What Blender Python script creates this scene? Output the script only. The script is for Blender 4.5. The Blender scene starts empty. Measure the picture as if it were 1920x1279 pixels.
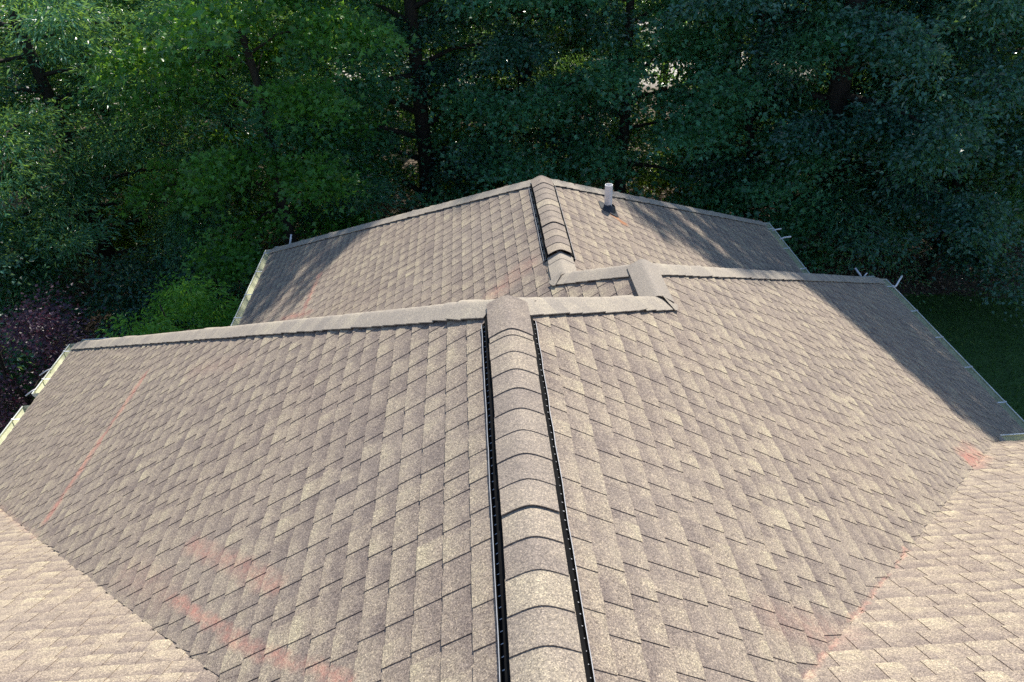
import bpy, math, random
import numpy as np
from mathutils import Vector, Matrix

# ------------------------------------------------------------------ camera, sky, sun, exposure
scene = bpy.context.scene
col = scene.collection
ZR = 9.3                       # height of the front ridge above the lawn
cam_d = bpy.data.cameras.new("camera")
cam = bpy.data.objects.new("camera", cam_d)
col.objects.link(cam)
cam_d.sensor_width = 36.0
cam_d.lens = 26.99
cam_d.clip_start = 0.05
cam_d.clip_end = 600
cy_, cp_, cr_ = -0.0401, 0.5837, -0.0370
fw = Vector((-math.sin(cy_)*math.cos(cp_), math.cos(cy_)*math.cos(cp_), -math.sin(cp_)))
r0 = Vector((math.cos(cy_), math.sin(cy_), 0))
u0 = r0.cross(fw)
rt = r0*math.cos(cr_) + u0*math.sin(cr_)
up = u0*math.cos(cr_) - r0*math.sin(cr_)
CAM = Vector((0, 0, ZR+2.28))
cam.matrix_world = Matrix(((rt.x, up.x, -fw.x, CAM.x), (rt.y, up.y, -fw.y, CAM.y), (rt.z, up.z, -fw.z, CAM.z), (0, 0, 0, 1)))
scene.camera = cam

SUN_EL, SUN_AZ = math.radians(47), math.radians(19)      # azimuth measured from +Y towards +X
SD = Vector((math.sin(SUN_AZ)*math.cos(SUN_EL), math.cos(SUN_AZ)*math.cos(SUN_EL), math.sin(SUN_EL)))
world = bpy.data.worlds.new("World")
scene.world = world
world.use_nodes = True
wn = world.node_tree
bg = wn.nodes["Background"]
sky = wn.nodes.new("ShaderNodeTexSky")
sky.sky_type = 'NISHITA'
sky.sun_disc = False
sky.sun_elevation = SUN_EL
sky.sun_rotation = SUN_AZ
sky.dust_density = 0.3
sky.ozone_density = 3.0
wn.links.new(sky.outputs[0], bg.inputs[0])
bg.inputs[1].default_value = 0.11
sl = bpy.data.lights.new("sun", 'SUN')
sl.energy = 4.2
sl.angle = math.radians(0.55)
sl.color = (1.0, 0.94, 0.83)
sun = bpy.data.objects.new("sun", sl)
col.objects.link(sun)
sun.rotation_euler = (-SD).to_track_quat('-Z', 'Y').to_euler()
sun.location = SD*80
vs = scene.view_settings
vs.view_transform = 'Standard'
vs.look = 'None'
vs.gamma = 1
vs.use_curve_mapping = False
vs.exposure = 0.9
scene.cycles.max_bounces = 8
scene.cycles.diffuse_bounces = 5
scene.cycles.glossy_bounces = 2
scene.cycles.transmission_bounces = 5
scene.cycles.use_denoising = False
scene.cycles.sample_clamp_indirect = 6.0

rng = np.random.default_rng(7)
random.seed(7)

# ------------------------------------------------------------------ materials
class NT:
    def __init__(s, name):
        s.m = bpy.data.materials.new(name)
        s.m.use_nodes = True
        s.t = s.m.node_tree
        s.b = s.t.nodes["Principled BSDF"]
        s.out = s.t.nodes["Material Output"]
    def n(s, typ, **kw):
        nd = s.t.nodes.new(typ)
        for k, v in kw.items(): setattr(nd, k, v)
        return nd
    def l(s, a, b): s.t.links.new(a, b)
    def val(s, sock, v):
        if hasattr(v, 'is_output') or isinstance(v, bpy.types.NodeSocket): s.l(v, sock)
        else: sock.default_value = v
    def math(s, op, a, b=0.0, c=None, clamp=False):
        nd = s.n("ShaderNodeMath", operation=op, use_clamp=clamp)
        s.val(nd.inputs[0], a); s.val(nd.inputs[1], b)
        if c is not None: s.val(nd.inputs[2], c)
        return nd.outputs[0]
    def vmath(s, op, a, b=(0, 0, 0), out=0):
        nd = s.n("ShaderNodeVectorMath", operation=op)
        s.val(nd.inputs[0], a); s.val(nd.inputs[1], b)
        return nd.outputs[out]
    def mix(s, f, a, b, blend='MIX'):
        nd = s.n("ShaderNodeMix", data_type='RGBA', blend_type=blend)
        s.val(nd.inputs[0], f)
        for q, v in ((6, a), (7, b)):
            if isinstance(v, tuple) and len(v) == 3: v = (*v, 1)
            s.val(nd.inputs[q], v)
        return nd.outputs[2]
    def noise(s, vec, scale, detail=2.0, rough=0.5):
        nd = s.n("ShaderNodeTexNoise")
        s.l(vec, nd.inputs["Vector"])
        nd.inputs["Scale"].default_value = scale
        nd.inputs["Detail"].default_value = detail
        nd.inputs["Roughness"].default_value = rough
        return nd.outputs["Fac"]
    def ramp(s, f, pts):
        nd = s.n("ShaderNodeValToRGB")
        s.l(f, nd.inputs[0])
        el = nd.color_ramp.elements
        while len(el) < len(pts): el.new(0.5)
        for e, (p, c) in zip(el, pts):
            e.position = p
            e.color = (*c, 1) if len(c) == 3 else c
        return nd.outputs[0]
    def mapr(s, f, a, b, c=0.0, d=1.0):
        nd = s.n("ShaderNodeMapRange")
        s.l(f, nd.inputs[0])
        for i, v in enumerate((a, b, c, d)): nd.inputs[i+1].default_value = v
        return nd.outputs[0]

P = 0.6373                                  # roof pitch, rise over run
X1, Y1, X3, Y3, X2, Y4, EAVE, YV = 0.1354, 3.8717, 1.3534, 5.6587, 0.7659, 8.6491, 4.1366, 0.7139
D3 = X3-X1
D2 = X3-X2
Z1 = ZR
Z3 = Z1-P*D3
Z2 = Z3-P*D2
ZE = ZR-EAVE
W1 = EAVE/P
W3 = (Z3-ZE)/P
W2 = (Z2-ZE)/P

# faded spray-paint marks left on the shingles: (from, to, half width, strength)
MARKS = [((-3.64, 6.88, 6.9), (-3.77, 5.91, 6.81), .045, .95), ((-3.77, 5.91, 6.81), (-3.90, 4.95, 6.74), .055, .85),
         ((-2.80, 6.08, 7.45), (-2.05, 5.5, 7.86), .10, .12), ((-1.86, 3.34, 8.03), (-1.10, 2.57, 8.51), .055, .42),
         ((-1.87, 2.94, 8.02), (-1.18, 2.27, 8.46), .035, .85), ((-1.18, 2.27, 8.46), (-0.60, 1.81, 8.83), .035, .6),
         ((-2.40, 3.47, 7.69), (-1.87, 2.94, 8.02), .11, .15),
         ((-2.45, 10.43, 6.1), (-2.55, 9.50, 6.03), .05, .9), ((-2.95, 9.72, 5.79), (-2.40, 9.25, 6.12), .06, .75),
         ((0.15, 6.70, 7.75), (0.43, 6.85, 7.94), .14, .38),
         ((4.42, 5.10, 6.57), (4.74, 5.42, 6.365), .12, .85), ((2.55, 3.13, 7.76), (1.25, 1.83, 8.59), .018, .55),
         ((1.2, 2.10, 8.62), (1.62, 2.15, 8.35), .10, .20), ((-5.1, 5.95, 5.96), (-3.9, 4.75, 6.72), .04, .22)]
RUST = ((1.64, 8.76, 7.59), (1.78, 8.66, 7.50), .055, .85)

def seg_mask(t, pos, a, b, w):
    a = Vector(a); b = Vector(b); ab = b-a
    pa = t.vmath('SUBTRACT', pos, tuple(a))
    h = t.math('DIVIDE', t.vmath('DOT_PRODUCT', pa, tuple(ab), out=1), ab.length_squared, clamp=True)
    sc = t.n("ShaderNodeVectorMath", operation='SCALE')
    sc.inputs[0].default_value = tuple(ab)
    t.l(h, sc.inputs[3])
    d = t.vmath('LENGTH', t.vmath('SUBTRACT', pa, sc.outputs[0]), out=1)
    return t.mapr(d, w*1.5, w*0.25)

def shingle_material(name, marks=True, pale=0.0):
    t = NT(name)
    geo = t.n("ShaderNodeNewGeometry")
    pos = geo.outputs["Position"]
    rnd = geo.outputs["Random Per Island"]
    tone = t.n("ShaderNodeAttribute", attribute_name="tone").outputs["Fac"]
    # blended mineral granules: every tab its own blend of tan, brown and grey-violet
    mid = t.noise(pos, 8.5, 3.0, .6)
    k = t.math('ADD', t.math('MULTIPLY', tone, .80), t.math('MULTIPLY', t.math('SUBTRACT', mid, .5), 1.0))
    if marks:
        # the darker stripe of granules that every shingle carries along the top of its exposed part
        bd = t.n("ShaderNodeAttribute", attribute_name="band").outputs["Fac"]
        bn = t.math('ADD', bd, t.math('MULTIPLY', t.math('SUBTRACT', t.noise(pos, 14.0, 2.0), .5), .9))
        k = t.math('ADD', k, t.mapr(bn, .10, .85, -.30, .17))
    base = t.ramp(k, [(0.0, (.178, .147, .136)), (.28, (.228, .190, .167)), (.52, (.286, .240, .199)), (.78, (.340, .291, .228)), (1.0, (.390, .341, .254))])
    hue = t.noise(pos, 1.1, 2.0)
    base = t.mix(t.mapr(hue, .4, .66, 0, .30), base, (.275, .220, .185))
    # single granules
    vor = t.n("ShaderNodeTexVoronoi")
    t.l(pos, vor.inputs["Vector"])
    vor.inputs["Scale"].default_value = 230.0
    gr = t.n("ShaderNodeSeparateColor")
    t.l(vor.outputs["Color"], gr.inputs[0])
    g = t.ramp(gr.outputs[0], [(0.0, (.42, .40, .38)), (.3, (.8, .78, .76)), (.65, (1.08, 1.06, 1.02)), (.9, (1.5, 1.45, 1.28)), (1.0, (2.0, 1.95, 1.75))])
    base = t.mix(.85, base, g, 'MULTIPLY')
    grain2 = t.noise(pos, 60.0, 3.0, .7)
    base = t.mix(.55, base, t.ramp(grain2, [(.3, (.72, .71, .70)), (.7, (1.27, 1.27, 1.25))]), 'MULTIPLY')
    # worn patches and faint streaks of age
    wear = t.noise(pos, .55, 4.0, .6)
    base = t.mix(t.mapr(wear, .52, .75, 0, .35), base, t.mix(.5, base, (.34, .31, .27)))
    if pale: base = t.mix(pale, base, t.mix(.45, (.46, .43, .365), base))
    if marks:
        wob = t.n("ShaderNodeTexNoise")
        t.l(pos, wob.inputs["Vector"])
        wob.inputs["Scale"].default_value = 9.0
        wv = t.n("ShaderNodeVectorMath", operation='MULTIPLY_ADD')
        t.l(wob.outputs["Color"], wv.inputs[0])
        wv.inputs[1].default_value = (.10, .10, .10)
        t.l(t.vmath('SUBTRACT', pos, (.05, .05, .05)), wv.inputs[2])
        wp = wv.outputs[0]
        tot = None
        for a, b, w, s in MARKS:
            m = t.math('MULTIPLY', seg_mask(t, wp, a, b, w), s)
            tot = m if tot is None else t.math('MAXIMUM', tot, m)
        patch = t.math('MULTIPLY', t.mapr(t.noise(pos, 30.0, 3.0, .75), .28, .66), t.mapr(t.noise(pos, 3.5, 2.0), .3, .6, .45, 1.0))
        tot = t.math('MULTIPLY', tot, patch)
        base = t.mix(t.math('MULTIPLY', tot, .92, clamp=True), base, t.mix(.25, (.62, .21, .15), base))
        rm = t.math('MULTIPLY', seg_mask(t, wp, RUST[0], RUST[1], RUST[2]), RUST[3])
        base = t.mix(rm, base, (.36, .15, .065))
    t.l(base, t.b.inputs["Base Color"])
    t.b.inputs["Roughness"].default_value = .93
    t.b.inputs["Specular IOR Level"].default_value = .25
    bmp = t.n("ShaderNodeBump")
    bmp.inputs["Strength"].default_value = .55
    bmp.inputs["Distance"].default_value = .002
    t.l(t.math('ADD', gr.outputs[1], t.math('MULTIPLY', grain2, 1.5)), bmp.inputs["Height"])
    t.l(bmp.outputs[0], t.b.inputs["Normal"])
    return t.m

def simple(name, c1, c2=None, rough=.5, scale=6.0, metal=0.0, spec=.5, bump=0.0):
    t = NT(name)
    geo = t.n("ShaderNodeNewGeometry")
    if c2:
        f = t.noise(geo.outputs["Position"], scale, 5.0, .65)
        t.l(t.mix(t.mapr(f, .35, .68), c1, c2), t.b.inputs["Base Color"])
        if bump:
            bmp = t.n("ShaderNodeBump")
            bmp.inputs["Strength"].default_value = bump
            t.l(f, bmp.inputs["Height"])
            t.l(bmp.outputs[0], t.b.inputs["Normal"])
    else:
        t.b.inputs["Base Color"].default_value = (*c1, 1)
    t.b.inputs["Roughness"].default_value = rough
    t.b.inputs["Metallic"].default_value = metal
    t.b.inputs["Specular IOR Level"].default_value = spec
    return t.m

def leaf_material(name, dark, light, trans, tfac=.38, rough=.42, spec=.5):
    t = NT(name)
    geo = t.n("ShaderNodeNewGeometry")
    rnd = geo.outputs["Random Per Island"]
    big = t.noise(geo.outputs["Position"], .9, 2.0)
    k = t.math('ADD', t.math('MULTIPLY', rnd, .65), t.math('MULTIPLY', big, .4))
    c = t.mix(t.mapr(k, .22, .92), dark, light)
    t.l(c, t.b.inputs["Base Color"])
    t.b.inputs["Roughness"].default_value = rough
    t.b.inputs["Specular IOR Level"].default_value = spec
    tr = t.n("ShaderNodeBsdfTranslucent")
    t.l(t.mix(.75, c, trans), tr.inputs["Color"])
    ms = t.n("ShaderNodeMixShader")
    ms.inputs[0].default_value = tfac
    t.l(t.b.outputs[0], ms.inputs[1]); t.l(tr.outputs[0], ms.inputs[2])
    t.l(ms.outputs[0], t.out.inputs["Surface"])
    return t.m

M_SH = shingle_material("asphalt_shingle")
M_CAP = shingle_material("cap_shingle", marks=False, pale=.15)
M_HIP = shingle_material("hip_cap_shingle", marks=False, pale=.6)
M_BLACK = simple("black_vent_plastic", (.004, .004, .005), (.008, .008, .008), .85, 30, spec=.1)
M_FLANGE = simple("vent_flange_plastic", (.46, .47, .49), (.34, .34, .36), .5, 14)
M_GUT = simple("white_gutter_paint", (.70, .72, .68), (.52, .54, .46), .38, 5)
M_GUTIN = simple("stained_gutter_inside", (.66, .66, .45), (.45, .46, .30), .55, 9)
M_WHITE = simple("white_plastic", (.78, .78, .79), (.66, .66, .66), .4, 12)
M_RUBBER = simple("black_rubber_boot", (.014, .017, .024), (.03, .032, .04), .55, 20)
M_TRIM = simple("white_trim_paint", (.66, .66, .62), (.55, .55, .5), .5, 4)
M_BRICK = simple("house_wall", (.42, .38, .33), (.34, .30, .26), .85, 3)
M_BARK = simple("bark", (.050, .040, .032), (.022, .018, .015), .9, 11, bump=.6)
M_LANCE = leaf_material("narrow_leaf", (.022, .095, .064), (.155, .44, .27), (.36, .58, .06), .44, .28, .75)
M_OAK = leaf_material("oak_leaf", (.028, .11, .018), (.155, .43, .075), (.34, .58, .04), .48, .34, .7)
M_MAPLE = leaf_material("maple_leaf", (.022, .105, .058), (.14, .43, .22), (.34, .56, .06), .45, .30, .75)
M_DARK = leaf_material("dark_leaf", (.018, .075, .066), (.115, .32, .25), (.28, .47, .07), .40, .26, .75)
M_BACK = leaf_material("backlit_leaf", (.07, .15, .022), (.15, .26, .04), (.42, .60, .06), .50, .40)
M_PURP = leaf_material("purple_leaf", (.045, .026, .048), (.115, .068, .108), (.2, .05, .09), .28, .40)
M_LIME = leaf_material("bright_leaf", (.07, .24, .03), (.22, .52, .08), (.3, .55, .04), .40, .40)
M_GRASS = leaf_material("grass_blade", (.030, .095, .018), (.060, .155, .03), (.15, .3, .03), .3, .6)
M_LITTER = leaf_material("fallen_leaf", (.16, .10, .07), (.38, .29, .23), (.3, .2, .14), .2, .6)

# ------------------------------------------------------------------ mesh helpers
def tag(o, label=None, cat=None, group=None, kind=None):
    if label: o["label"] = label
    if cat: o["category"] = cat
    if group: o["group"] = group
    if kind: o["kind"] = kind
    return o

def empty(name, loc=(0, 0, 0)):
    o = bpy.data.objects.new(name, None)
    o.empty_display_size = .3
    o.location = loc
    col.objects.link(o)
    return o

def link(name, me, parent=None):
    o = bpy.data.objects.new(name, me)
    col.objects.link(o)
    if parent is not None:
        o.parent = parent
        o.matrix_parent_inverse = Matrix.Translation(-parent_loc(parent))
    return o

def parent_loc(o):
    v = Vector(o.location)
    if o.parent is not None and o.type == 'EMPTY': v = v+parent_loc(o.parent)
    return v

def quads_mesh(name, V, F, mats, mi=None, tone=None, smooth=False, band=None):
    V = np.asarray(V, np.float32).reshape(-1, 3)
    F = np.asarray(F, np.int32).reshape(-1, 4)
    me = bpy.data.meshes.new(name)
    me.vertices.add(len(V)); me.vertices.foreach_set("co", V.ravel())
    me.loops.add(F.size); me.loops.foreach_set("vertex_index", F.ravel())
    me.polygons.add(len(F))
    me.polygons.foreach_set("loop_start", np.arange(0, F.size, 4, dtype=np.int32))
    me.polygons.foreach_set("loop_total", np.full(len(F), 4, np.int32))
    for m in (mats if isinstance(mats, list) else [mats]): me.materials.append(m)
    if mi is not None: me.polygons.foreach_set("material_index", np.asarray(mi, np.int32))
    if tone is not None:
        a = me.attributes.new("tone", 'FLOAT', 'FACE')
        a.data.foreach_set("value", np.asarray(tone, np.float32))
    if band is not None:
        a = me.attributes.new("band", 'FLOAT', 'POINT')
        a.data.foreach_set("value", np.asarray(band, np.float32))
    me.polygons.foreach_set("use_smooth", np.full(len(F), bool(smooth)))
    me.update(calc_edges=True)
    me.validate()
    return me

class MB:
    """collects quads for one mesh object"""
    def __init__(s): s.V = []; s.F = []; s.mi = []; s.tone = []
    def quad(s, a, b, c, d, mi=0, tone=.5):
        n = len(s.V)
        s.V += [tuple(a), tuple(b), tuple(c), tuple(d)]
        s.F.append((n, n+1, n+2, n+3)); s.mi.append(mi); s.tone.append(tone)
    def grid(s, rows, mi=0, tone=.5, closed=False):
        n = len(s.V); w = len(rows[0])
        for r in rows: s.V += [tuple(q) for q in r]
        for i in range(len(rows)-1):
            for j in range(w if closed else w-1):
                k = (j+1) % w
                s.F.append((n+i*w+j, n+i*w+k, n+(i+1)*w+k, n+(i+1)*w+j)); s.mi.append(mi); s.tone.append(tone)
    def box(s, c, ax, ay, az, mi=0):
        c, ax, ay, az = map(Vector, (c, ax, ay, az))
        p = [c+ax*i+ay*j+az*k for k in (-1, 1) for j in (-1, 1) for i in (-1, 1)]
        n = len(s.V); s.V += [tuple(q) for q in p]
        for f in ((0, 2, 3, 1), (4, 5, 7, 6), (0, 1, 5, 4), (2, 6, 7, 3), (0, 4, 6, 2), (1, 3, 7, 5)):
            s.F.append(tuple(n+q for q in f)); s.mi.append(mi); s.tone.append(.5)
    def tube(s, pts, rad, seg=8, mi=0, cap=True):
        pts = [Vector(q) for q in pts]
        if not hasattr(rad, '__len__'): rad = [rad]*len(pts)
        rows = []
        for i, q in enumerate(pts):
            d = (pts[min(i+1, len(pts)-1)]-pts[max(i-1, 0)]).normalized()
            a = d.orthogonal().normalized() if i == 0 else (a-d*a.dot(d)).normalized()
            b = d.cross(a)
            rows.append([q+(a*math.cos(t)+b*math.sin(t))*rad[i] for t in [2*math.pi*j/seg for j in range(seg)]])
        if cap:
            rows = [[pts[0]]*seg]+rows+[[pts[-1]]*seg]
        s.grid(rows, mi, closed=True)
    def build(s, name, mats, parent=None, smooth=False, tone=False):
        me = quads_mesh(name, s.V, s.F, mats, s.mi, s.tone if tone else None, smooth)
        return link(name, me, parent)

# ------------------------------------------------------------------ house
house = empty("house", (0, 0, 0))
tag(house, "house with a brown asphalt shingle hip roof stepping down in three ridges towards the wood", "house")

CO = .1206            # horizontal run of one shingle course
NP = math.sqrt(1+P*P)

def make_slope(O, a, d, smax, lo, hi, seed, breaks=(), name="roof_slope"):
    """one roof plane laid with laminated shingles; O top point, a along, d downhill (horizontal units)"""
    R = np.random.default_rng(seed)
    O = np.array(O, float); a = np.array(a, float); d = np.array(d, float); z = np.array((0, 0, 1.))
    n = (P*d+z)/NP
    flip = np.dot(np.cross(a, d), n) < 0
    V = []; F = []; tone = []; band = []
    def pt(s, y, h): return O+a*y+d*s-z*(P*s)+n*h
    def q(p0, p1, p2, p3, t):
        k = len(V); V.extend((p0, p1, p2, p3))
        F.append((k, k+3, k+2, k+1) if flip else (k, k+1, k+2, k+3)); tone.append(t)
    def add_slab(s0, s1, y0a, y0b, y1a, y1b, h00, h10, h01, h11, base, t):
        """top edge y0a..y0b at s0, bottom edge y1a..y1b at s1; shared verts so the slab is one island"""
        k = len(V)
        V.extend((pt(s0, y0a, h00), pt(s0, y0b, h10), pt(s1, y1b, h11), pt(s1, y1a, h01),
                  pt(s0, y0a, base), pt(s0, y0b, base), pt(s1, y1b, base), pt(s1, y1a, base)))
        band.extend((0, 0, 1, 1, 0, 0, 1, 1))
        for f in ((0, 3, 2, 1), (3, 7, 6, 2), (0, 4, 7, 3), (1, 2, 6, 5)):
            F.append(tuple(k+i for i in (f if flip else f[::-1]))); tone.append(t)
    # four shingle patterns about a metre long, used again and again down the roof
    pats = []
    for _ in range(4):
        x = 0; seq = []
        for j in range(5):
            w = R.uniform(.085, .150); g = R.uniform(.045, .095)
            seq.append((x, x+w)); x += w+g
        pats.append((seq, x))
    cuts = [0.0]+[b for b in breaks]+[smax]
    nc = int(math.ceil(smax/CO))
    off = R.uniform(0, 1)
    edges = sorted([i*CO for i in range(nc)]+list(breaks))+[smax+.018]
    for i in range(len(edges)-1):
        s0, s1 = edges[i], edges[i+1]
        if s1-s0 < .004: continue
        sm = (s0+s1)/2
        e = 1e-4
        # limits at both edges of the course (taken inside this course so that steps in the outline stay sharp)
        def lim(fn):
            v0, v1 = fn(s0+e), fn(min(s1, smax)-e)
            if s1 > smax: v1 += (v1-v0)*(s1-smax)/max(1e-6, (min(s1, smax)-s0))
            return v0, v1
        l0, l1 = lim(lo); h0, h1 = lim(hi)
        # under layer in strips about a metre long
        y = min(l0, l1)+R.uniform(-1, 0)
        off += .142+R.uniform(-.035, .035)+(R.uniform(.1, .5) if R.random() < .2 else 0)
        while y < max(h0, h1):
            y2 = y+1.0
            A0, B0 = max(y, l0), min(y2-.002, h0); A1, B1 = max(y, l1), min(y2-.002, h1)
            if B0 > A0 and B1 > A1 or (B0-A0) > .02 or (B1-A1) > .02:
                B0 = max(B0, A0); B1 = max(B1, A1)
                t = .32+.32*R.random()
                add_slab(s0, s1, A0, B0, A1, B1, .0005, .0005, .0080, .0080, -.004, t)
            seq, L = pats[R.integers(0, 4)]
            b0 = y+(off % L)-L
            for rep in range(3):
                for (u, v) in seq:
                    ya, yb = b0+rep*L+u, b0+rep*L+v
                    if ya < y or ya >= y2: continue
                    yb = min(yb, y2+.10)
                    A0, B0 = max(ya, l0), min(yb, h0); A1, B1 = max(ya, l1), min(yb, h1)
                    if (B0-A0) > .012 or (B1-A1) > .012:
                        if B0 < A0: A0 = B0 = min(max((A0+B0)/2, l0), h0)
                        if B1 < A1: A1 = B1 = min(max((A1+B1)/2, l1), h1)
                        j0, j1 = R.uniform(-.0006, .0008, 2)
                        t = float(np.clip(R.normal(.60, .17), .2, 1.0))
                        add_slab(s0+.0005, s1+.0012+R.uniform(-.001, .0015), A0, B0, A1, B1, .0040, .0040, .0118+j0, .0118+j1, 0.0, t)
            y = y2
    me = quads_mesh(name, np.array(V), np.array(F), M_SH, tone=tone, band=band)
    return link(name, me, house)

def rag(s): return .016*(math.sin(math.floor(s/CO+.001)*12.9898)*43758.5453 % 1.0)-.004
def step(b, f, g): return lambda s: f(s) if s < b else g(s)

YB = Y1+D3; YD = Y3+D2
SE = 5.26                                     # the cross roof's eave stands a little higher than the other eaves
ZE2 = Z1-P*SE
make_slope((X1, 0, Z1), (0, 1, 0), (-1, 0, 0), W1, lambda s: YV+s+rag(s) if s < SE else YV+SE-.45, lambda s: Y1+s, 11, (SE,))
make_slope((X1, 0, Z1), (0, 1, 0), (1, 0, 0), W1, lambda s: YV+s+rag(s+7) if s < SE else YV+SE-.45, step(D3, lambda s: Y1+s, lambda s: Y3+(s-D3)), 12, (D3, SE))
make_slope((X3, 0, Z3), (0, 1, 0), (-1, 0, 0), W3, lambda s: YB+s, step(D2, lambda s: Y3+s, lambda s: Y4+(s-D2)), 13, (D2,))
make_slope((X2, 0, Z2), (0, 1, 0), (1, 0, 0), W2, lambda s: YD+s, lambda s: Y4+s, 14)
make_slope((0, Y1, Z1), (1, 0, 0), (0, 1, 0), W1, lambda s: X1-s, step(D3, lambda s: X1+s, lambda s: X1+2*D3-s), 15, (D3,))
make_slope((0, Y3, Z3), (1, 0, 0), (0, 1, 0), W3, step(D2, lambda s: X3-s, lambda s: X3-2*D2+s), lambda s: X3+s, 16, (D2,))
make_slope((0, Y4, Z2), (1, 0, 0), (0, 1, 0), W2, lambda s: X2-s, lambda s: X2+s, 17)
YC = -1.25                                   # ridge of the cross roof the camera stands on
ZC = Z1+P*(YV-YC)
SV = YV-YC
WC = (ZC-ZE2)/P
make_slope((0, YC, ZC), (1, 0, 0), (0, 1, 0), WC, lambda s: -13.0, lambda s: X1 if s < SV else X1-(s-SV)+.07, 18, (SV,))
make_slope((0, YC, ZC), (1, 0, 0), (0, 1, 0), WC, lambda s: X1 if s < SV else X1+(s-SV)-.07, lambda s: 13.0, 19, (SV,))
make_slope((0, YC, ZC), (1, 0, 0), (0, -1, 0), WC, lambda s: -13.0, lambda s: 13.0, 20)

# ---- cap shingles along ridges and hips
def make_caps(name, P0, P1, nl, nr, w, expo, lift, parent, seed, exposed_at_start=True, crest=.035, tilt=.008, thick=.0055, jitter=1.0, lastlong=0.0, tonesd=.18, mat=None):
    """pieces lapped along P0 > P1 over planes with horizontal normals nl (left) / nr (right) in the cross direction"""
    R = np.random.default_rng(seed)
    P0 = Vector(P0); P1 = Vector(P1)
    L = (P1-P0).length; t = (P1-P0)/L
    def side(n):                              # direction lying in the plane, square to the line, downhill
        n = Vector(n).normalized(); sdir = t.cross(n)
        return sdir if sdir.z < 0 else -sdir
    sl_, sr_ = side(nl), side(nr)
    upv = (Vector(nl).normalized()+Vector(nr).normalized()).normalized()
    us = [-1, -.8, -.6, -.4, -.22, -.1, 0, .1, .22, .4, .6, .8, 1]
    mb = MB()
    n = max(1, int(round((L-lastlong)/expo)))
    def sec(s, h, dw, ws=0):
        row = []
        for u in us:
            x = abs(u)*(w+dw)
            k = math.sqrt(x*x+crest*crest)-crest
            sd = sl_ if u < 0 else sr_
            horiz = sd-upv*sd.dot(upv)
            row.append(P0+t*s+horiz*x+upv*(sd.dot(upv)*k*1.0)+upv*h)
        return row
    for i in range(n):
        a = i*expo; b = (i+1)*expo if i < n-1 else L
        dw = R.uniform(-.004, .004)*jitter
        lift2 = lift+R.uniform(0, .002)*jitter
        hi_, lo_ = lift2+tilt+(R.uniform(.004, .012) if R.random() < .1*jitter else 0), lift2
        ha, hb = (hi_, lo_) if exposed_at_start else (lo_, hi_)
        aa, bb = (a, b+.01) if exposed_at_start else (a-.01, b)
        tone = float(np.clip(R.normal(.52, tonesd), .08, .98))
        top0, top1 = sec(aa, ha, dw), sec(bb, hb, dw)
        mid = sec((aa+bb)/2, (ha+hb)/2+R.uniform(-.001, .001), dw)
        mb.grid([top0, mid, top1], tone=tone)
        k = len(mb.V)
        for (s_, h_, tp) in ((aa, ha, top0), (bb, hb, top1)):
            mb.grid([sec(s_, h_-thick, dw), tp], tone=tone*.6)
        for e_ in (0, -1):
            mb.quad(top0[e_], top1[e_], top1[e_]-upv*thick, top0[e_]-upv*thick, tone=tone*.7)
    return mb.build(name, mat or M_CAP, parent, smooth=False, tone=True)

NL, NR, NF = Vector((-P, 0, 1)), Vector((P, 0, 1)), Vector((0, P, 1))

def vent_run(x, zr, ya, yb, ycap, seed):
    """shingle-over ridge vent: black louvred body, thin pale outer lip, cap shingles on top"""
    vent = empty("ridge_vent", (x, ya, zr))
    vent.parent = house
    vh = .046
    w_in, w_out = .148, .168
    R = np.random.default_rng(seed+900)
    for sgn in (-1, 1):
        rdir = Vector((sgn, 0, -P))/NP; nn = Vector((sgn*P, 0, 1))/NP
        base = Vector((x, 0, zr))
        n = int((yb-ya)/.12)
        ys = [ya+(yb-ya)*i/n for i in range(n+1)]
        wo = [R.normal()*.0016 for _ in ys]
        def pt(w, h, y): return base+rdir*w+nn*h+Vector((0, y, 0))
        mb = MB()
        prof = [(.02, vh-.004), (w_in-.012, vh-.002), (w_in-.008, .010), (w_out, .009), (w_out, .024)]
        mb.grid([[pt(w+(wo[i] if w > .1 else 0), h, y) for (w, h) in prof] for i, y in enumerate(ys)])
        for yy, e in ((ya, 0), (yb, -1)):
            mb.quad(pt(.01, .0, yy), pt(w_out, .0, yy), pt(w_out, .020, yy), pt(.01, vh-.004, yy))
        mb.build("louvre_side", M_BLACK, vent)
        fb = MB()
        fb.grid([[pt(w_out+wo[i]+a, h, y) for (a, h) in ((0, .0242), (.0032, .0246), (.0042, .004))] for i, y in enumerate(ys)])
        y = ya+.03
        while y < yb-.02:
            fb.box(pt(w_out-.011, .0135, y), Vector((0, .0018, 0)), rdir*.0085, nn*.001)
            y += .0505
        fb.build("vent_flange", M_FLANGE, vent)
    make_caps("ridge_cap", (x, ya-.01, zr), (x, ycap, zr), NL, NR, .140, .157, vh+.004, vent, seed, True, crest=.06, tilt=.0055, tonesd=.26)
    return vent

vent_run(X1, Z1, YV-.1, Y1-.12, Y1-.34, 31)
vent_run(X2, Z2, YD+.43, Y4-.08, Y4-.22, 32)

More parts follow.
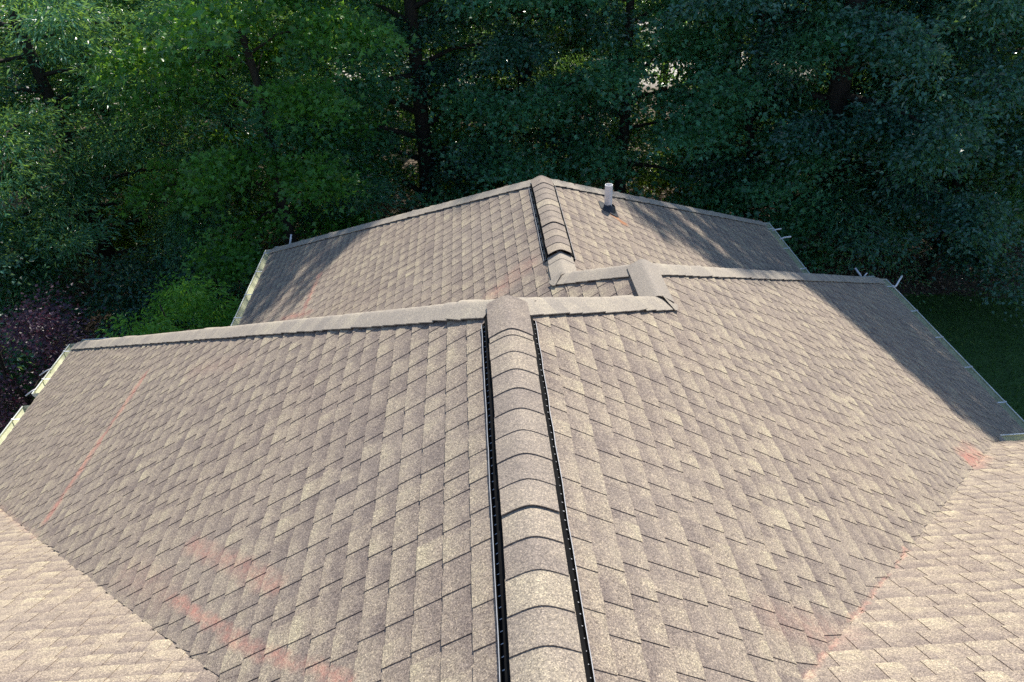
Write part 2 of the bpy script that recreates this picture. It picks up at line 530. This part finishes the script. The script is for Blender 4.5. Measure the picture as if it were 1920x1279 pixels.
def corner_cap(c, n, d0, d1, rad, lift, seed):
    """bent cap shingle that carries a cap run round a corner, lying on the plane with normal n"""
    n = Vector(n).normalized(); c = Vector(c)
    def flat(d): d = Vector(d); return (d-n*d.dot(n)).normalized()
    a, b = flat(d0), flat(d1)
    mb = MB(); rows = []
    for i in range(9):
        f = i/8
        d = (a*(1-f)+b*f).normalized()
        rows.append([c+n*(lift+.012)+n*.004, c+d*rad*.5+n*(lift+.006), c+d*(rad+.004*math.sin(f*7))+n*lift, c+d*rad+n*(lift-.007)])
    mb.grid(rows, tone=.5)
    return mb.build("corner_cap", M_HIP, house, tone=True)

def hip(A, B, n1, n2, seed, lift=.015, w=.158, name="hip_cap"):
    make_caps(name, A, B, n1, n2, w, .143, lift, house, seed, True, crest=.025, tilt=.005, mat=M_HIP)

zl = -P
A_ = Vector((X1, Y1, Z1)); E_ = Vector((X2, Y4, Z2)); C_ = Vector((X3, Y3, Z3)); B_ = Vector((X3, YB, Z3)); D_ = Vector((X2, YD, Z2))
def along(p, dx, dy, s): return p+Vector((dx*s, dy*s, -P*s))
hip(along(A_, -1, 1, W1-.03), along(A_, -1, 1, .06), NL, NF, 41)
hip(along(A_, 1, 1, D3+.01), along(A_, 1, 1, .04), NF, NR, 42)
make_caps("ridge_cap", B_+Vector((0, -.015, .008)), C_+Vector((0, .05, .008)), NL, NR, .15, .45, .020, house, 43, True, crest=.03, tilt=.003, mat=M_HIP)
hip(along(C_, 1, 1, W3-.03), along(C_, 1, 1, .05), NF, NR, 44)
hip(along(C_, -1, 1, D2+.03), along(C_, -1, 1, .05), NL, NF, 45)
make_caps("ridge_cap", D_+Vector((0, -.015, .008)), Vector((X2, YD+.45, Z2+.008)), NL, NR, .15, .30, .014, house, 46, True, crest=.03, tilt=.003, mat=M_HIP)
hip(along(E_, -1, 1, W2-.03), along(E_, -1, 1, .06), NL, NF, 47)
hip(along(E_, 1, 1, W2-.03), along(E_, 1, 1, .06), NF, NR, 48)
# long caps that close the far ends of both vents
make_caps("ridge_cap", (X1, Y1-.385, Z1), (X1, Y1+.03, Z1-.035), NL, NR, .146, .45, .054, house, 49, True, crest=.06, tilt=.006)
make_caps("ridge_cap", (X2, Y4-.27, Z2), (X2, Y4+.03, Z2-.03), NL, NR, .146, .45, .054, house, 50, True, crest=.06, tilt=.006)

hd = Vector((1, 1, -P))
corner_cap(B_+Vector((0, 0, .004)), NR, NR.cross(hd) if NR.cross(hd).y < 0 else -NR.cross(hd), (1, 0, -P), .166, .030, 1)
hd2 = Vector((-1, 1, -P))
corner_cap(D_+Vector((0, 0, .004)), NL, NL.cross(hd2) if NL.cross(hd2).y < 0 else -NL.cross(hd2), (-1, 0, -P), .166, .028, 2)

# ---- walls, fascia, gutters
def wall_block(x0, x1, y0, y1, top=ZE-.25):
    mb = MB()
    mb.box(((x0+x1)/2, (y0+y1)/2, top/2), ((x1-x0)/2, 0, 0), (0, (y1-y0)/2, 0), (0, 0, top/2))
    return mb.build("wall", M_BRICK, house)
xl, xr = X1-W1, X1+W1
wall_block(xl+.5, xr-.5, YV+SE-.49, Y1+W1-.5)
wall_block(-12.6, 12.6, YC-WC+.5, YV+SE-.5, ZE2-.15)
wall_block(X2-W2+.5, X2+W2-.5, Y1+W1-.497, Y4+W2-.5)
wall_block(xr-.497-1.5, xr-.5+.003, Y1+W1-.49, Y3+W3-.5)
sf = MB()
for (x0, x1, y0, y1) in ((xl+.02, xr-.02, YV+SE-.4, Y1+W1-.02), (X2-W2+.02, X2+W2-.02, Y1+W1-.017, Y4+W2-.02), (X2+W2-.017, xr-.02, Y1+W1-.017, Y3+W3-.02)):
    sf.quad((x0, y0, ZE-.16), (x1, y0, ZE-.16), (x1, y1, ZE-.16), (x0, y1, ZE-.16))
sf.build("soffit", M_TRIM, house)

def eave_run(p0, p1, out, gutter=True, g0=None, g1=None):
    """fascia board along p0-p1 with an open K-style gutter hung in front of it"""
    p0 = Vector(p0); p1 = Vector(p1); out = Vector(out); z = Vector((0, 0, 1))
    mb = MB()
    c = (p0+p1)/2-z*.10-out*.012
    mb.box(c, (p1-p0)/2, out*.010, z*.072)
    mb.build("fascia", M_TRIM, house)
    if gutter: make_gutter(g0 or p0, g1 or p1, out)

def make_gutter(p0, p1, out, caps=(True, True)):
    p0 = Vector(p0); p1 = Vector(p1); out = Vector(out); z = Vector((0, 0, 1))
    g = empty("gutter", tuple(p0)); g.parent = house
    t = (p1-p0).normalized(); L = (p1-p0).length
    # profile: (outwards, height) walked from the fascia round to the outer lip and back inside
    outer = [(.004, -.018), (.004, -.135), (.090, -.135), (.128, -.095), (.150, -.055), (.150, -.030), (.144, -.026), (.144, -.034)]
    inner = [(.144, -.034), (.146, -.056), (.124, -.092), (.088, -.131), (.008, -.131), (.008, -.018)]
    ns = max(2, int(L/.8)); wob = [(random.uniform(-.002, .002), random.uniform(-.003, .003)) for _ in range(ns+1)]
    def rows(pr): return [[p0+t*(L*i/ns)+out*(o+wob[i][0])+z*(h+wob[i][1]) for (o, h) in pr] for i in range(ns+1)]
    mb = MB(); mb.grid(rows(outer)); mb.grid(rows([(.143, -.026), (.158, -.026), (.158, -.038), (.150, -.038)]))
    for e_ in (0, 1):
        q = p0+t*(L*e_)
        mb.quad(q+out*.004-z*.018, q+out*.154-z*.026, q+out*.150-z*.06, q+out*.004-z*.135)
        mb.quad(q+out*.150-z*.06, q+out*.128-z*.095, q+out*.090-z*.135, q+out*.004-z*.135)
    mb.build("trough", M_GUT, g)
    ib = MB(); ib.grid(rows(inner)); ib.build("trough_lining", M_GUTIN, g)
    s = .35
    while s < L-.1:
        hb = MB()
        hb.box(p0+t*s+out*.076-z*.027, t*.010, out*.068, z*.002)
        hb.box(p0+t*s+out*.151-z*.022, t*.012, out*.008, z*.006)
        hb.build("gutter_hanger", M_WHITE, g)
        s += .78+random.uniform(-.06, .06)
    return g

eave_run((xl, YV+SE-.4, ZE), (xl, Y1+W1, ZE), (-1, 0, 0), False)
make_gutter((xl, 9.12, ZE), (xl, Y1+W1+.04, ZE), (-1, 0, 0))
make_gutter((xl, YV+SE-.2, ZE), (xl, 8.84, ZE), (-1, 0, 0))
eave_run((xr, YV+SE-.4, ZE), (xr, Y3+W3, ZE), (1, 0, 0), True, (xr, YV+SE-.2, ZE), (xr, Y3+W3+.04, ZE))
eave_run((X2-W2, Y1+W1, ZE), (X2-W2, Y4+W2, ZE), (-1, 0, 0), True, (X2-W2, Y1+W1+.2, ZE), (X2-W2, Y4+W2+.04, ZE))
eave_run((X2+W2, Y3+W3, ZE), (X2+W2, Y4+W2, ZE), (1, 0, 0), True, (X2+W2, Y3+W3+.2, ZE), (X2+W2, Y4+W2+.04, ZE))
eave_run((X2-W2, Y4+W2, ZE), (X2+W2, Y4+W2, ZE), (0, 1, 0))
eave_run((xl, Y1+W1, ZE), (X2-W2, Y1+W1, ZE), (0, 1, 0), True, (xl, Y1+W1, ZE), (X2-W2-.2, Y1+W1, ZE))
eave_run((X2+W2, Y3+W3, ZE), (xr, Y3+W3, ZE), (0, 1, 0), True, (X2+W2+.2, Y3+W3, ZE), (xr, Y3+W3, ZE))
eave_run((X1+SE+.1, YV+SE, ZE2), (13, YV+SE, ZE2), (0, 1, 0), True, (X1+SE+.16, YV+SE, ZE2), (13, YV+SE, ZE2))
eave_run((-13, YV+SE, ZE2), (X1-SE-.1, YV+SE, ZE2), (0, 1, 0), True, (-13, YV+SE, ZE2), (X1-SE-.16, YV+SE, ZE2))

# ---- white downspout straps and clamps that stick out past the gutters
def rod(name, pts, r, mat=None, knob=None):
    mb = MB(); mb.tube(pts, r, 8)
    if knob: 
        for c in knob: mb.box(c, (.022, 0, 0), (0, .022, 0), (0, 0, .018))
    return mb.build(name, mat or M_WHITE, house, smooth=True)
zg = ZE-.03
rod("gutter_arm", [(xl-.13, 9.22, zg+.01), (xl-.18, 9.19, zg+.0), (xl-.25, 9.12, zg-.03)], .011)
rod("gutter_arm", [(xl-.13, 9.72, zg+.01), (xl-.19, 9.70, zg), (xl-.28, 9.62, zg-.03)], .010)
rod("gutter_arm", [(-3.64, Y4+W2+.10, zg), (-3.60, Y4+W2+.12, zg+.12), (-3.57, Y4+W2+.16, zg+.24)], .017)
rod("gutter_arm", [(X2+W2+.10, 13.02, zg), (X2+W2+.18, 13.04, zg+.01), (X2+W2+.28, 13.06, zg+.01)], .013)
rod("gutter_arm", [(X2+W2+.10, 12.64, zg), (X2+W2+.20, 12.67, zg+.02), (X2+W2+.33, 12.69, zg+.02)], .015)
rod("gutter_arm", [(xr+.13, 10.68, zg), (xr+.20, 10.72, zg+.0), (xr+.30, 10.84, zg+.02), (xr+.42, 10.98, zg+.03)], .015)
rod("gutter_arm", [(xr-.24, Y3+W3+.10, zg), (xr-.26, Y3+W3+.13, zg+.05), (xr-.34, Y3+W3+.20, zg+.15)], .016)
rod("gutter_arm", [(xr-.22, Y3+W3+.10, zg), (xr-.17, Y3+W3+.14, zg+.04), (xr-.13, Y3+W3+.17, zg+.06)], .011)

# ---- plumbing vent pipe with its rubber boot
pb = Vector((1.62, 8.86, Z2-P*(1.62-X2)))
pipe = empty("vent_pipe", tuple(pb)); pipe.parent = house
mb = MB(); mb.tube([pb-Vector((0, 0, .05)), pb+Vector((0, 0, .335))], .048, 20, cap=False)
mb.tube([pb+Vector((0, 0, .335)), pb+Vector((0, 0, .20))], .042, 20, cap=False)
ring = [[pb+Vector((math.cos(t)*r, math.sin(t)*r, .335)) for t in [2*math.pi*j/20 for j in range(20)]] for r in (.048, .042)]
mb.grid(ring, closed=True)
mb.build("pipe", M_WHITE, pipe, smooth=False)
mb = MB(); nn = Vector((P, 0, 1))/NP; dd = Vector((1, 0, -P))/NP
rows = []
for (r, h) in ((.16, .013), (.155, .018), (.105, .022), (.085, .045), (.062, .075), (.051, .085)):
    rr = []
    for j in range(20):
        t = 2*math.pi*j/20
        cx, sx = math.cos(t), math.sin(t)
        k = 1.0 if r < .12 else 1/max(abs(cx), abs(sx))*.86
        rr.append(pb+dd*(cx*r*k)+Vector((0, sx*r*k, 0))+nn*h)
    rows.append(rr)
mb.grid(rows, closed=True)
mb.build("rubber_boot", M_RUBBER, pipe, smooth=False)

# ------------------------------------------------------------------ ground
def ground_mat():
    t = NT("woodland_floor")
    pos = t.n("ShaderNodeNewGeometry").outputs["Position"]
    f = t.noise(pos, 1.3, 6.0, .7); f2 = t.noise(pos, 14.0, 4.0, .7)
    c = t.mix(t.mapr(f2, .35, .65), (.055, .040, .028), (.17, .125, .095))
    c = t.mix(t.mapr(f, .5, .66), c, (.030, .048, .016))
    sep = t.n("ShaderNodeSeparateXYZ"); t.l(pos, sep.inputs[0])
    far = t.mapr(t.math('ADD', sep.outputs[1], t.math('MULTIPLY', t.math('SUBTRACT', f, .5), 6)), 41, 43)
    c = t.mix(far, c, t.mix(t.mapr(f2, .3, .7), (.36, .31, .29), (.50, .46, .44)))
    t.l(c, t.b.inputs["Base Color"]); t.b.inputs["Roughness"].default_value = .95
    return t.m
def lawn_mat():
    t = NT("lawn_grass")
    pos = t.n("ShaderNodeNewGeometry").outputs["Position"]
    f = t.noise(pos, 2.5, 6.0, .7)
    t.l(t.mix(t.mapr(f, .35, .65), (.032, .085, .018), (.06, .135, .03)), t.b.inputs["Base Color"])
    t.b.inputs["Roughness"].default_value = .9
    return t.m
gm = MB()
gm.quad((-220, -120, 0), (220, -120, 0), (220, 320, 0), (-220, 320, 0))
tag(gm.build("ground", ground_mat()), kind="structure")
lm = MB()
edge = [(-60, 18.0), (-30, 17.2), (-14, 18.4), (-8, 17.2), (0, 16.9), (6, 17.6), (10, 19.3), (15, 18.2), (22, 18.9), (60, 18.0)]
lm.grid([[(x, -60, .012) for x, y in edge], [(x, y, .012) for x, y in edge]])
tag(lm.build("lawn", lawn_mat()), kind="structure")

# ------------------------------------------------------------------ trees
SDn = np.array(SD)
# where the photo shows sun on the roof: each roof plane with its outline and its shaded patches (plan coordinates)
def in_poly(x, y, poly):
    r = np.zeros(len(x), bool); n = len(poly)
    for i in range(n):
        x1, y1 = poly[i]; x2, y2 = poly[(i+1) % n]
        c = ((y1 > y) != (y2 > y)) & (x < (x2-x1)*(y-y1)/(y2-y1+1e-12)+x1)
        r ^= c
    return r
PLANES = [((-P, 0, 1), (X1, 0, Z1), [(X1, -9), (X1, Y1), (xl, Y1+W1), (xl-.3, Y1+W1), (xl-.3, -9)], []),
          ((P, 0, 1), (X1, 0, Z1), [(X1, -9), (X1, Y1), (X3, YB), (X3, Y3), (xr+.2, Y3+W3+.2), (xr+.2, -9)],
           [[(3.75, 8.3), (4.21, 7.57), (4.58, 7.16), (4.75, 6.89), (4.99, 6.61), (5.12, 6.29), (5.42, 6.1), (5.6, 5.85), (8.5, 5.85), (8.5, 12.5), (6, 12.5)]]),
          ((-P, 0, 1), (X3, 0, Z3), [(X3, YB), (X3, Y3), (X2, YD), (X2, Y4), (X2-W2-.3, Y4+W2), (X2-W2-.3, YB+W3)],
           [[(-1.55, 11.3), (-1.8, 10.93), (-2.25, 10.55), (-2.48, 10.29), (-2.86, 9.93), (-3.11, 9.8), (-3.87, 9.3), (-3.87, 15), (-2, 15)]]),
          ((P, 0, 1), (X2, 0, Z2), [(X2, YD), (X2, Y4), (X2+W2+.3, Y4+W2), (X2+W2+.3, YD+W2)],
           [[(1.75, 9.95), (1.96, 9.6), (2.12, 9.05), (2.34, 8.99), (2.75, 9.19), (3.09, 9.15), (3.4, 9.1), (3.5, 8.4), (7, 8.4), (7, 15), (4, 15), (1.9, 10.1)]])]
FEATHER = np.random.default_rng(5)
# gaps in the canopy that leave streaks of sun inside the shade
STREAKS = [((2.45, 10.95), (3.95, 9.45), .17), ((3.3, 11.2), (4.3, 10.1), .08), ((2.1, 10.1), (2.6, 9.5), .06), ((3.9, 11.9), (4.9, 10.9), .06),
           ((5.90, 9.65), (6.55, 7.8), .10), ((4.7, 8.5), (5.3, 7.5), .05), ((5.3, 9.4), (5.6, 8.6), .05),
           ((-2.5, 11.4), (-3.2, 10.75), .07), ((-3.1, 11.7), (-3.7, 11.0), .06)]
def spoils_light(Q):
    """true where a leaf or twig at Q would throw its shadow on a sunlit part of the roof"""
    bad = np.zeros(len(Q), bool)
    for n, p0, outline, shade in PLANES:
        n = np.array(n, float)
        t = ((Q-np.array(p0))@n)/(SDn@n)
        h = Q-SDn*t[:, None]
        b = (t > 0) & in_poly(h[:, 0], h[:, 1], outline)
        jx = h[:, 0]+FEATHER.normal(size=len(Q))*.07; jy = h[:, 1]+FEATHER.normal(size=len(Q))*.07
        dark = np.zeros(len(Q), bool)
        for s in shade: dark |= in_poly(jx, jy, s)
        for (x0, y0), (x1, y1), w in STREAKS:
            L2 = (x1-x0)**2+(y1-y0)**2
            k = np.clip(((jx-x0)*(x1-x0)+(jy-y0)*(y1-y0))/L2, 0, 1)
            dark &= np.hypot(jx-x0-k*(x1-x0), jy-y0-k*(y1-y0)) > w*np.sin(np.pi*(.12+.8*k))
        bad |= b & ~dark
    # the cross roof in the foreground
    n = np.array((0, P, 1.)); t = ((Q-np.array((0, YC, ZC)))@n)/(SDn@n); h = Q-SDn*t[:, None]
    bad |= (t > 0) & (h[:, 1] > -4) & (h[:, 1] < YV+SE) & (np.abs(h[:, 0]) < 9) & (np.abs(h[:, 0]-X1) > h[:, 1]-YV)
    return bad

def unit(v): return v/np.maximum(1e-9, np.linalg.norm(v, axis=-1, keepdims=True))

LEAF = {  # length, width, lobes, droop, leaves per pad, pad spread
    'lance': (.19, .021, 1, .35, 170, (.44, .32, .09)),
    'oak': (.17, .06, 2, .25, 115, (.40, .34, .10)),
    'maple': (.16, .06, 2, .35, 115, (.42, .36, .10)),
    'dark': (.15, .045, 1, .30, 150, (.40, .36, .11)),
    'fine': (.12, .018, 1, .75, 170, (.26, .22, .07)),
    'small': (.085, .032, 1, .2, 100, (.30, .26, .15))}

def leaves_mesh(name, C, Dr, kind, mat, R, coarse_above=8.9, mul=1.0, top=.25, tilt=.75):
    """C pad centres, Dr outward directions; leaf-sized faces spread through drooping pads"""
    ln, wd, lob, droop, npad, sp = LEAF[kind]
    npad = int(npad*mul)
    coarse = C[:, 2] > coarse_above
    VV = []; FF = []; base = 0
    for flag in (False, True):
        Cc = C[coarse == flag]; Dc = Dr[coarse == flag]
        if len(Cc) == 0: continue
        k = npad if not flag else max(4, int(npad*top))
        sc = 1.0 if not flag else 1.9
        N = len(Cc)*k
        c = np.repeat(Cc, k, 0); d = np.repeat(Dc, k, 0)
        lat = np.cross(d, (0, 0, 1.)); lat = unit(lat); upv = np.cross(lat, d)
        g = R.normal(size=(N, 3))
        off = d*(g[:, :1]*sp[0])+lat*(g[:, 1:2]*sp[1])+upv*(g[:, 2:]*sp[2])
        r2 = (g[:, 0]*sp[0])**2+(g[:, 1]*sp[1])**2
        p = c+off; p[:, 2] -= r2*.35
        ax = unit(unit(off*np.array((1, 1, .3)))*.8+d*.5+R.normal(size=(N, 3))*.5+np.array((0, 0, -droop))*R.uniform(.1, 1.3, (N, 1)))
        nr = unit(np.array((0, -tilt, 1.))+R.normal(size=(N, 3))*.55)
        sd = unit(np.cross(ax, nr)); nr = np.cross(sd, ax)
        l = (ln*sc*R.uniform(.45, 1.2, N))[:, None]; w = (wd*sc*R.uniform(.75, 1.2, N))[:, None]
        keep = ~(spoils_light(p))
        p, ax, sd, nr, l, w = (q[keep] for q in (p, ax, sd, nr, l, w))
        N = len(p)
        if lob == 1:
            v = np.stack([p, p+ax*l*.42+sd*w+nr*w*.45, p+ax*l-nr*l*.12, p+ax*l*.42-sd*w+nr*w*.45], 1)
            VV.append(v.reshape(-1, 3))
            FF.append((np.arange(N)[:, None]*4+np.array((0, 1, 2, 3)))+base); base += N*4
        else:
            s2 = l*.62
            v = np.stack([p, p+ax*l*.35+sd*w*.55, p+ax*l, p+ax*l*.35-sd*w*.55,
                          p+ax*s2*.55+sd*s2*.80+nr*w*.25, p+ax*l*.52+sd*w*.30, p+ax*s2*.55-sd*s2*.80+nr*w*.25, p+ax*l*.52-sd*w*.30], 1)
            VV.append(v.reshape(-1, 3))
            q = np.arange(N)[:, None]*8+base
            FF.append(np.concatenate([q+np.array((0, 1, 2, 3)), q+np.array((0, 4, 5, 1)), q+np.array((0, 3, 7, 6))])); base += N*8
    if not VV: return None
    return quads_mesh(name, np.concatenate(VV), np.concatenate(FF), mat)

def make_tree(name, x, y, h, r, base, kind, mat, seed, label, cat="tree", group=None, dens=1.0, mul=1.0, lean=0.0, trunk_r=None, topd=.10, toward=.0):
    R = np.random.default_rng(seed)
    root = empty(name, (x, y, 0)); tag(root, label, cat, group)
    tr = trunk_r or (.011*h+.05)
    mb = MB()
    la = R.uniform(0, 6.28)
    top = np.array((x+math.cos(la)*lean*h+R.normal()*.25, y+math.sin(la)*lean*h+R.normal()*.25, h*.94))
    nt = 7
    tp = []
    for i in range(nt):
        f = i/(nt-1)
        tp.append(np.array((x, y, -.1))*(1-f)+top*f+np.array((R.normal()*.10, R.normal()*.10, 0))*math.sin(f*3.1)*min(1, h/8))
    radii = [tr*(1.28 if i == 0 else 1)*(1-.86*(i/(nt-1))) for i in range(nt)]
    ok = ~spoils_light(np.array(tp))
    last = max([i for i in range(nt) if ok[:i+1].all()]+[1])
    mb.tube(tp[:last+1], radii[:last+1], 9)
    def trunk_at(z):
        f = min(.999, max(0, (z+.1)/(h*.94+.1)))*(nt-1); i = int(f); return tp[i]*(1-(f-i))+tp[min(i+1, nt-1)]*(f-i), tr*(1-.86*f/(nt-1))
    C = []; Dd = []
    nl = int((h-base)*2.3*max(1, r/3.5)*dens**.5)+4
    for i in range(nl):
        f = (i+R.uniform(0, 1))/nl
        z0 = base*.75+(h*.95-base*.75)*f
        env = (1-abs((f-.38)/.66)**2.2)**.5 if abs((f-.38)/.66) < 1 else .2
        env = max(.25, env)
        az = i*2.399+R.uniform(-.5, .5)
        dirh = np.array((math.cos(az), math.sin(az), 0))
        L = r*env*R.uniform(.65, 1.12)*(1+toward*max(0, -dirh[1]))
        p, rr = trunk_at(z0)
        rise = R.uniform(.05, .45)*(1 if kind != 'lance' else .7)
        pts = [p]
        for s in (.33, .66, 1.0):
            pts.append(p+dirh*L*s+np.array((R.normal()*.12, R.normal()*.12, L*rise*(s-.55*s*s)*1.5-(.22*L*s*s if kind in ('lance', 'fine') else .08*L*s*s))))
        kk = ~spoils_light(np.array(pts)-np.array((0, 0, .0)))
        if kk.all():
            mb.tube(pts, [rr*.42, rr*.28, rr*.16, .008], 5, cap=False)
        nb = max(3, int(L*3.8*dens))
        for b in range(nb):
            s = R.uniform(.22, 1.03)**.8
            fi = s*3; ii = min(2, int(fi)); q = pts[ii]*(1-(fi-ii))+pts[ii+1]*(fi-ii)
            sa = az+R.normal()*.9
            dd = np.array((math.cos(sa), math.sin(sa), R.normal()*.22-.05))
            sl_ = R.uniform(.15, .95)*(.4+.25*L/3)
            c = q+dd*sl_+np.array((0, 0, R.normal()*.18))
            C.append(c); Dd.append(dd/np.linalg.norm(dd))
            if R.random() < .45 and kk.all() and not spoils_light(c[None])[0]:
                mb.tube([q, c], [.014, .005], 4, cap=False)
    mb.build("trunk", M_BARK, root, smooth=True)
    me = leaves_mesh("crown", np.array(C), np.array(Dd), kind, mat, R, mul=mul, top=topd)
    if me: link("crown", me, root)
    return root

EDGE_G = "trees along the edge of the wood"
front = [
 (-16.8, 20.5, 18, 4.8, 1.6, 'lance', M_LANCE, "tall drooping narrow-leaved tree at the far left end of the wood edge"),
 (-11.4, 21.8, 17, 4.6, 1.4, 'lance', M_LANCE, "dark layered narrow-leaved tree behind the purple tree"),
 (-7.6, 23.5, 19, 4.4, 1.2, 'lance', M_LANCE, "narrow-leaved tree rising behind the rounded bright green tree"),
 (-5.2, 20.0, 13, 2.7, 3.0, 'oak', M_OAK, "fresh green oak with broad lobed leaves left of the farthest roof peak"),
 (-1.6, 23.5, 21, 4.0, 1.8, 'maple', M_MAPLE, "shaded tree with green leaf clumps standing just left of the farthest roof peak"),
 (1.6, 25.0, 23, 4.0, 1.6, 'dark', M_DARK, "dark small-leaved tree straight behind the farthest roof peak"),
 (4.6, 22.8, 15, 3.4, 1.2, 'maple', M_MAPLE, "leafy tree behind the white vent pipe"),
 (8.0, 21.0, 11, 2.5, .8, 'maple', M_MAPLE, "bushy maple with a pale green crown in front of the bare dark trunks"),
 (8.6, 25.8, 29, 4.4, 9.5, 'dark', M_DARK, "tall tree with its crown high above the bushy maple"),
 (12.0, 23.6, 28, 4.8, 1.8, 'lance', M_LANCE, "tall narrow-leaved tree right of the bushy maple"),
 (16.4, 21.5, 24, 4.9, 1.6, 'lance', M_LANCE, "large drooping tree at the right end of the wood edge"),
 (13.4, 19.6, 9.5, 3.1, .8, 'dark', M_DARK, "low dark tree overhanging the lawn at the right"),
 (9.8, 20.6, 27, 3.4, 1.8, 'dark', M_DARK, "dark slender tree beyond the right roof corner"),
 (-14.5, 17.0, 12, 3.1, 1.2, 'dark', M_DARK, "dark tree on the lawn edge behind the purple tree, at the left border"),
]
for i, (x, y, h, r, b, k, m, lab) in enumerate(front):
    make_tree("maple_tree" if k == 'maple' else "oak_tree" if k == 'oak' else "broadleaf_tree", x, y, h, r, b, k, m, 100+i, lab, "tree", EDGE_G, dens=1.05, toward=.3, topd=.24 if -3 < x < 3 or 8.2 < x < 13 else .015)
deep = [(-21, 26, 19, 4.8), (-16.5, 28, 19, 4.6), (-12.5, 27, 19, 4.4), (-9.5, 31, 20, 4.4), (-5, 27.5, 19, 4.4), (-1.5, 30.5, 19, 4.4), (3.0, 29.5, 19, 4.2), (6.2, 32, 19, 3.4), (14.6, 28, 22, 4.4), (19, 26.5, 22, 4.8), (22.5, 30, 22, 5),
        (-20, 35, 21, 4.8), (-14, 36, 21, 4.6), (-7, 36, 21, 4.6), (-1, 38, 21, 4.6), (4.5, 37, 21, 4.2), (16.5, 36, 21, 4.4), (23, 37, 22, 5.0), (29, 36, 22, 5.0), (-27, 35, 21, 5.0)]
for i, (x, y, h, r) in enumerate(deep):
    make_tree("broadleaf_tree", x, y, h, r, 1.6+(i*7 % 5)*.5, ('lance', 'maple', 'dark')[i % 3], (M_LANCE, M_MAPLE, M_DARK)[i % 3], 200+i,
              "shadowed tree deep in the wood, behind the trees of the wood edge", "tree", "trees deep in the wood", dens=.95, mul=.5, toward=.2, topd=.01)
for i, (x, y, tr_) in enumerate([(9.6, 31.5, .22), (10.9, 32.5, .30), (12.0, 33.5, .24), (8.4, 34, .20), (13.4, 35, .2)]):
    make_tree("slender_tree", x, y, 22, 2.6, 11, 'dark', M_DARK, 300+i,
              "bare dark trunk among the group silhouetted against sunlit ground behind the bushy maple", "tree", "bare trunks in the wood", dens=.7, mul=.6, trunk_r=tr_, lean=.03)
for i, (x, y, h, r) in enumerate([(-27, 43, 8, 3.4), (-22, 45, 7.5, 3.4), (-17.5, 42.5, 8, 3.3), (-13, 45, 8, 3.4), (-8.5, 43, 7.5, 3.2), (-4, 45.5, 8, 3.4), (.5, 43, 7.5, 3.2), (5, 45, 7.5, 3.2),
        (16.5, 44, 8, 3.2), (20.5, 46, 8, 3.4), (25, 43, 8, 3.4), (30, 45, 8, 3.5), (9.5, 52, 6, 3), (14, 54, 6, 3), (-10, 56, 10, 4.5), (0, 58, 10, 4.5), (20, 60, 11, 5), (32, 58, 11, 5), (-24, 58, 11, 5)]):
    make_tree("broadleaf_tree", x, y, h, r, .4, 'oak', M_BACK, 400+i, "sunlit yellow-green tree far behind the wood, glinting through the gaps", "tree", "sunlit trees beyond the wood", dens=.8, mul=.6)
# small garden trees beside the house
make_tree("purple_tree", -9.8, 13.4, 4.3, 1.75, .5, 'small', M_PURP, 501, "dark purple-leaved tree beside the left gutter", "tree", dens=1.7)
make_tree("ornamental_tree", -6.25, 13.3, 4.45, 1.6, .7, 'fine', M_LIME, 502, "rounded bright green tree with drooping fine leaves beside the far left gutter", "tree", dens=2.5)
# undergrowth
for i, (x, y, h, r, k, m) in enumerate([(-3.0, 19.0, 2.2, 1.3, 'maple', M_MAPLE), (1.6, 20.5, 2.4, 1.5, 'dark', M_DARK), (5.5, 19.5, 2.0, 1.3, 'maple', M_MAPLE), (-9.0, 19.5, 2.4, 1.4, 'dark', M_DARK),
                              (12.5, 22.5, 1.6, 1.1, 'small', M_PURP), (-0.5, 27.5, 3.0, 1.7, 'oak', M_BACK), (-13, 25, 3.0, 1.8, 'oak', M_BACK), (7.5, 26, 3.2, 1.8, 'oak', M_BACK), (14.5, 26, 3, 1.7, 'oak', M_BACK)]):
    make_tree("shrub", x, y, h, r, .2, k, m, 600+i, "small purple-leaved shrub under the trees beyond the right roof corner" if m is M_PURP else "yellow-green shrub glinting between the trunks inside the wood" if m is M_BACK else "low shadowed green shrub in front of the first tree trunks", "shrub",
              None if m is M_PURP else "yellow-green shrubs inside the wood" if m is M_BACK else "shadowed shrubs at the wood edge", dens=1.2)

# fallen leaves at the edge of the wood and blades of grass on the shaded lawn
def scatter(name, pts, ln, wd, mat, upright, R, kind_label):
    N = len(pts)
    ax = R.normal(size=(N, 3)); ax[:, 2] = np.abs(ax[:, 2])*(2.2 if upright else .25); ax = unit(ax)
    sd = unit(np.cross(ax, R.normal(size=(N, 3))))
    nr = np.cross(sd, ax)
    l = (ln*R.uniform(.6, 1.3, N))[:, None]; w = (wd*R.uniform(.7, 1.3, N))[:, None]
    v = np.stack([pts, pts+ax*l*.5+sd*w, pts+ax*l, pts+ax*l*.5-sd*w], 1).reshape(-1, 3)
    o = link(name, quads_mesh(name, v, np.arange(N*4).reshape(-1, 4), mat))
    tag(o, kind_label[0], kind_label[1], kind="stuff")
R = np.random.default_rng(77)
n = 26000
pts = np.stack([R.uniform(-16, 20, n), R.uniform(18.6, 30, n), R.uniform(.01, .05, n)], 1)
scatter("fallen_leaves", pts, .11, .035, M_LITTER, False, R, ("brown fallen leaves lying on the floor of the wood", "fallen leaves"))
n = 90000
pts = np.stack([np.where(R.random(n) < .72, R.uniform(7.5, 20, n), R.uniform(-16, -7, n)), R.uniform(8.5, 18.6, n), np.full(n, .012)], 1)
scatter("grass", pts, .10, .007, M_GRASS, True, R, ("short green lawn grass in the shade of the trees", "grass"))
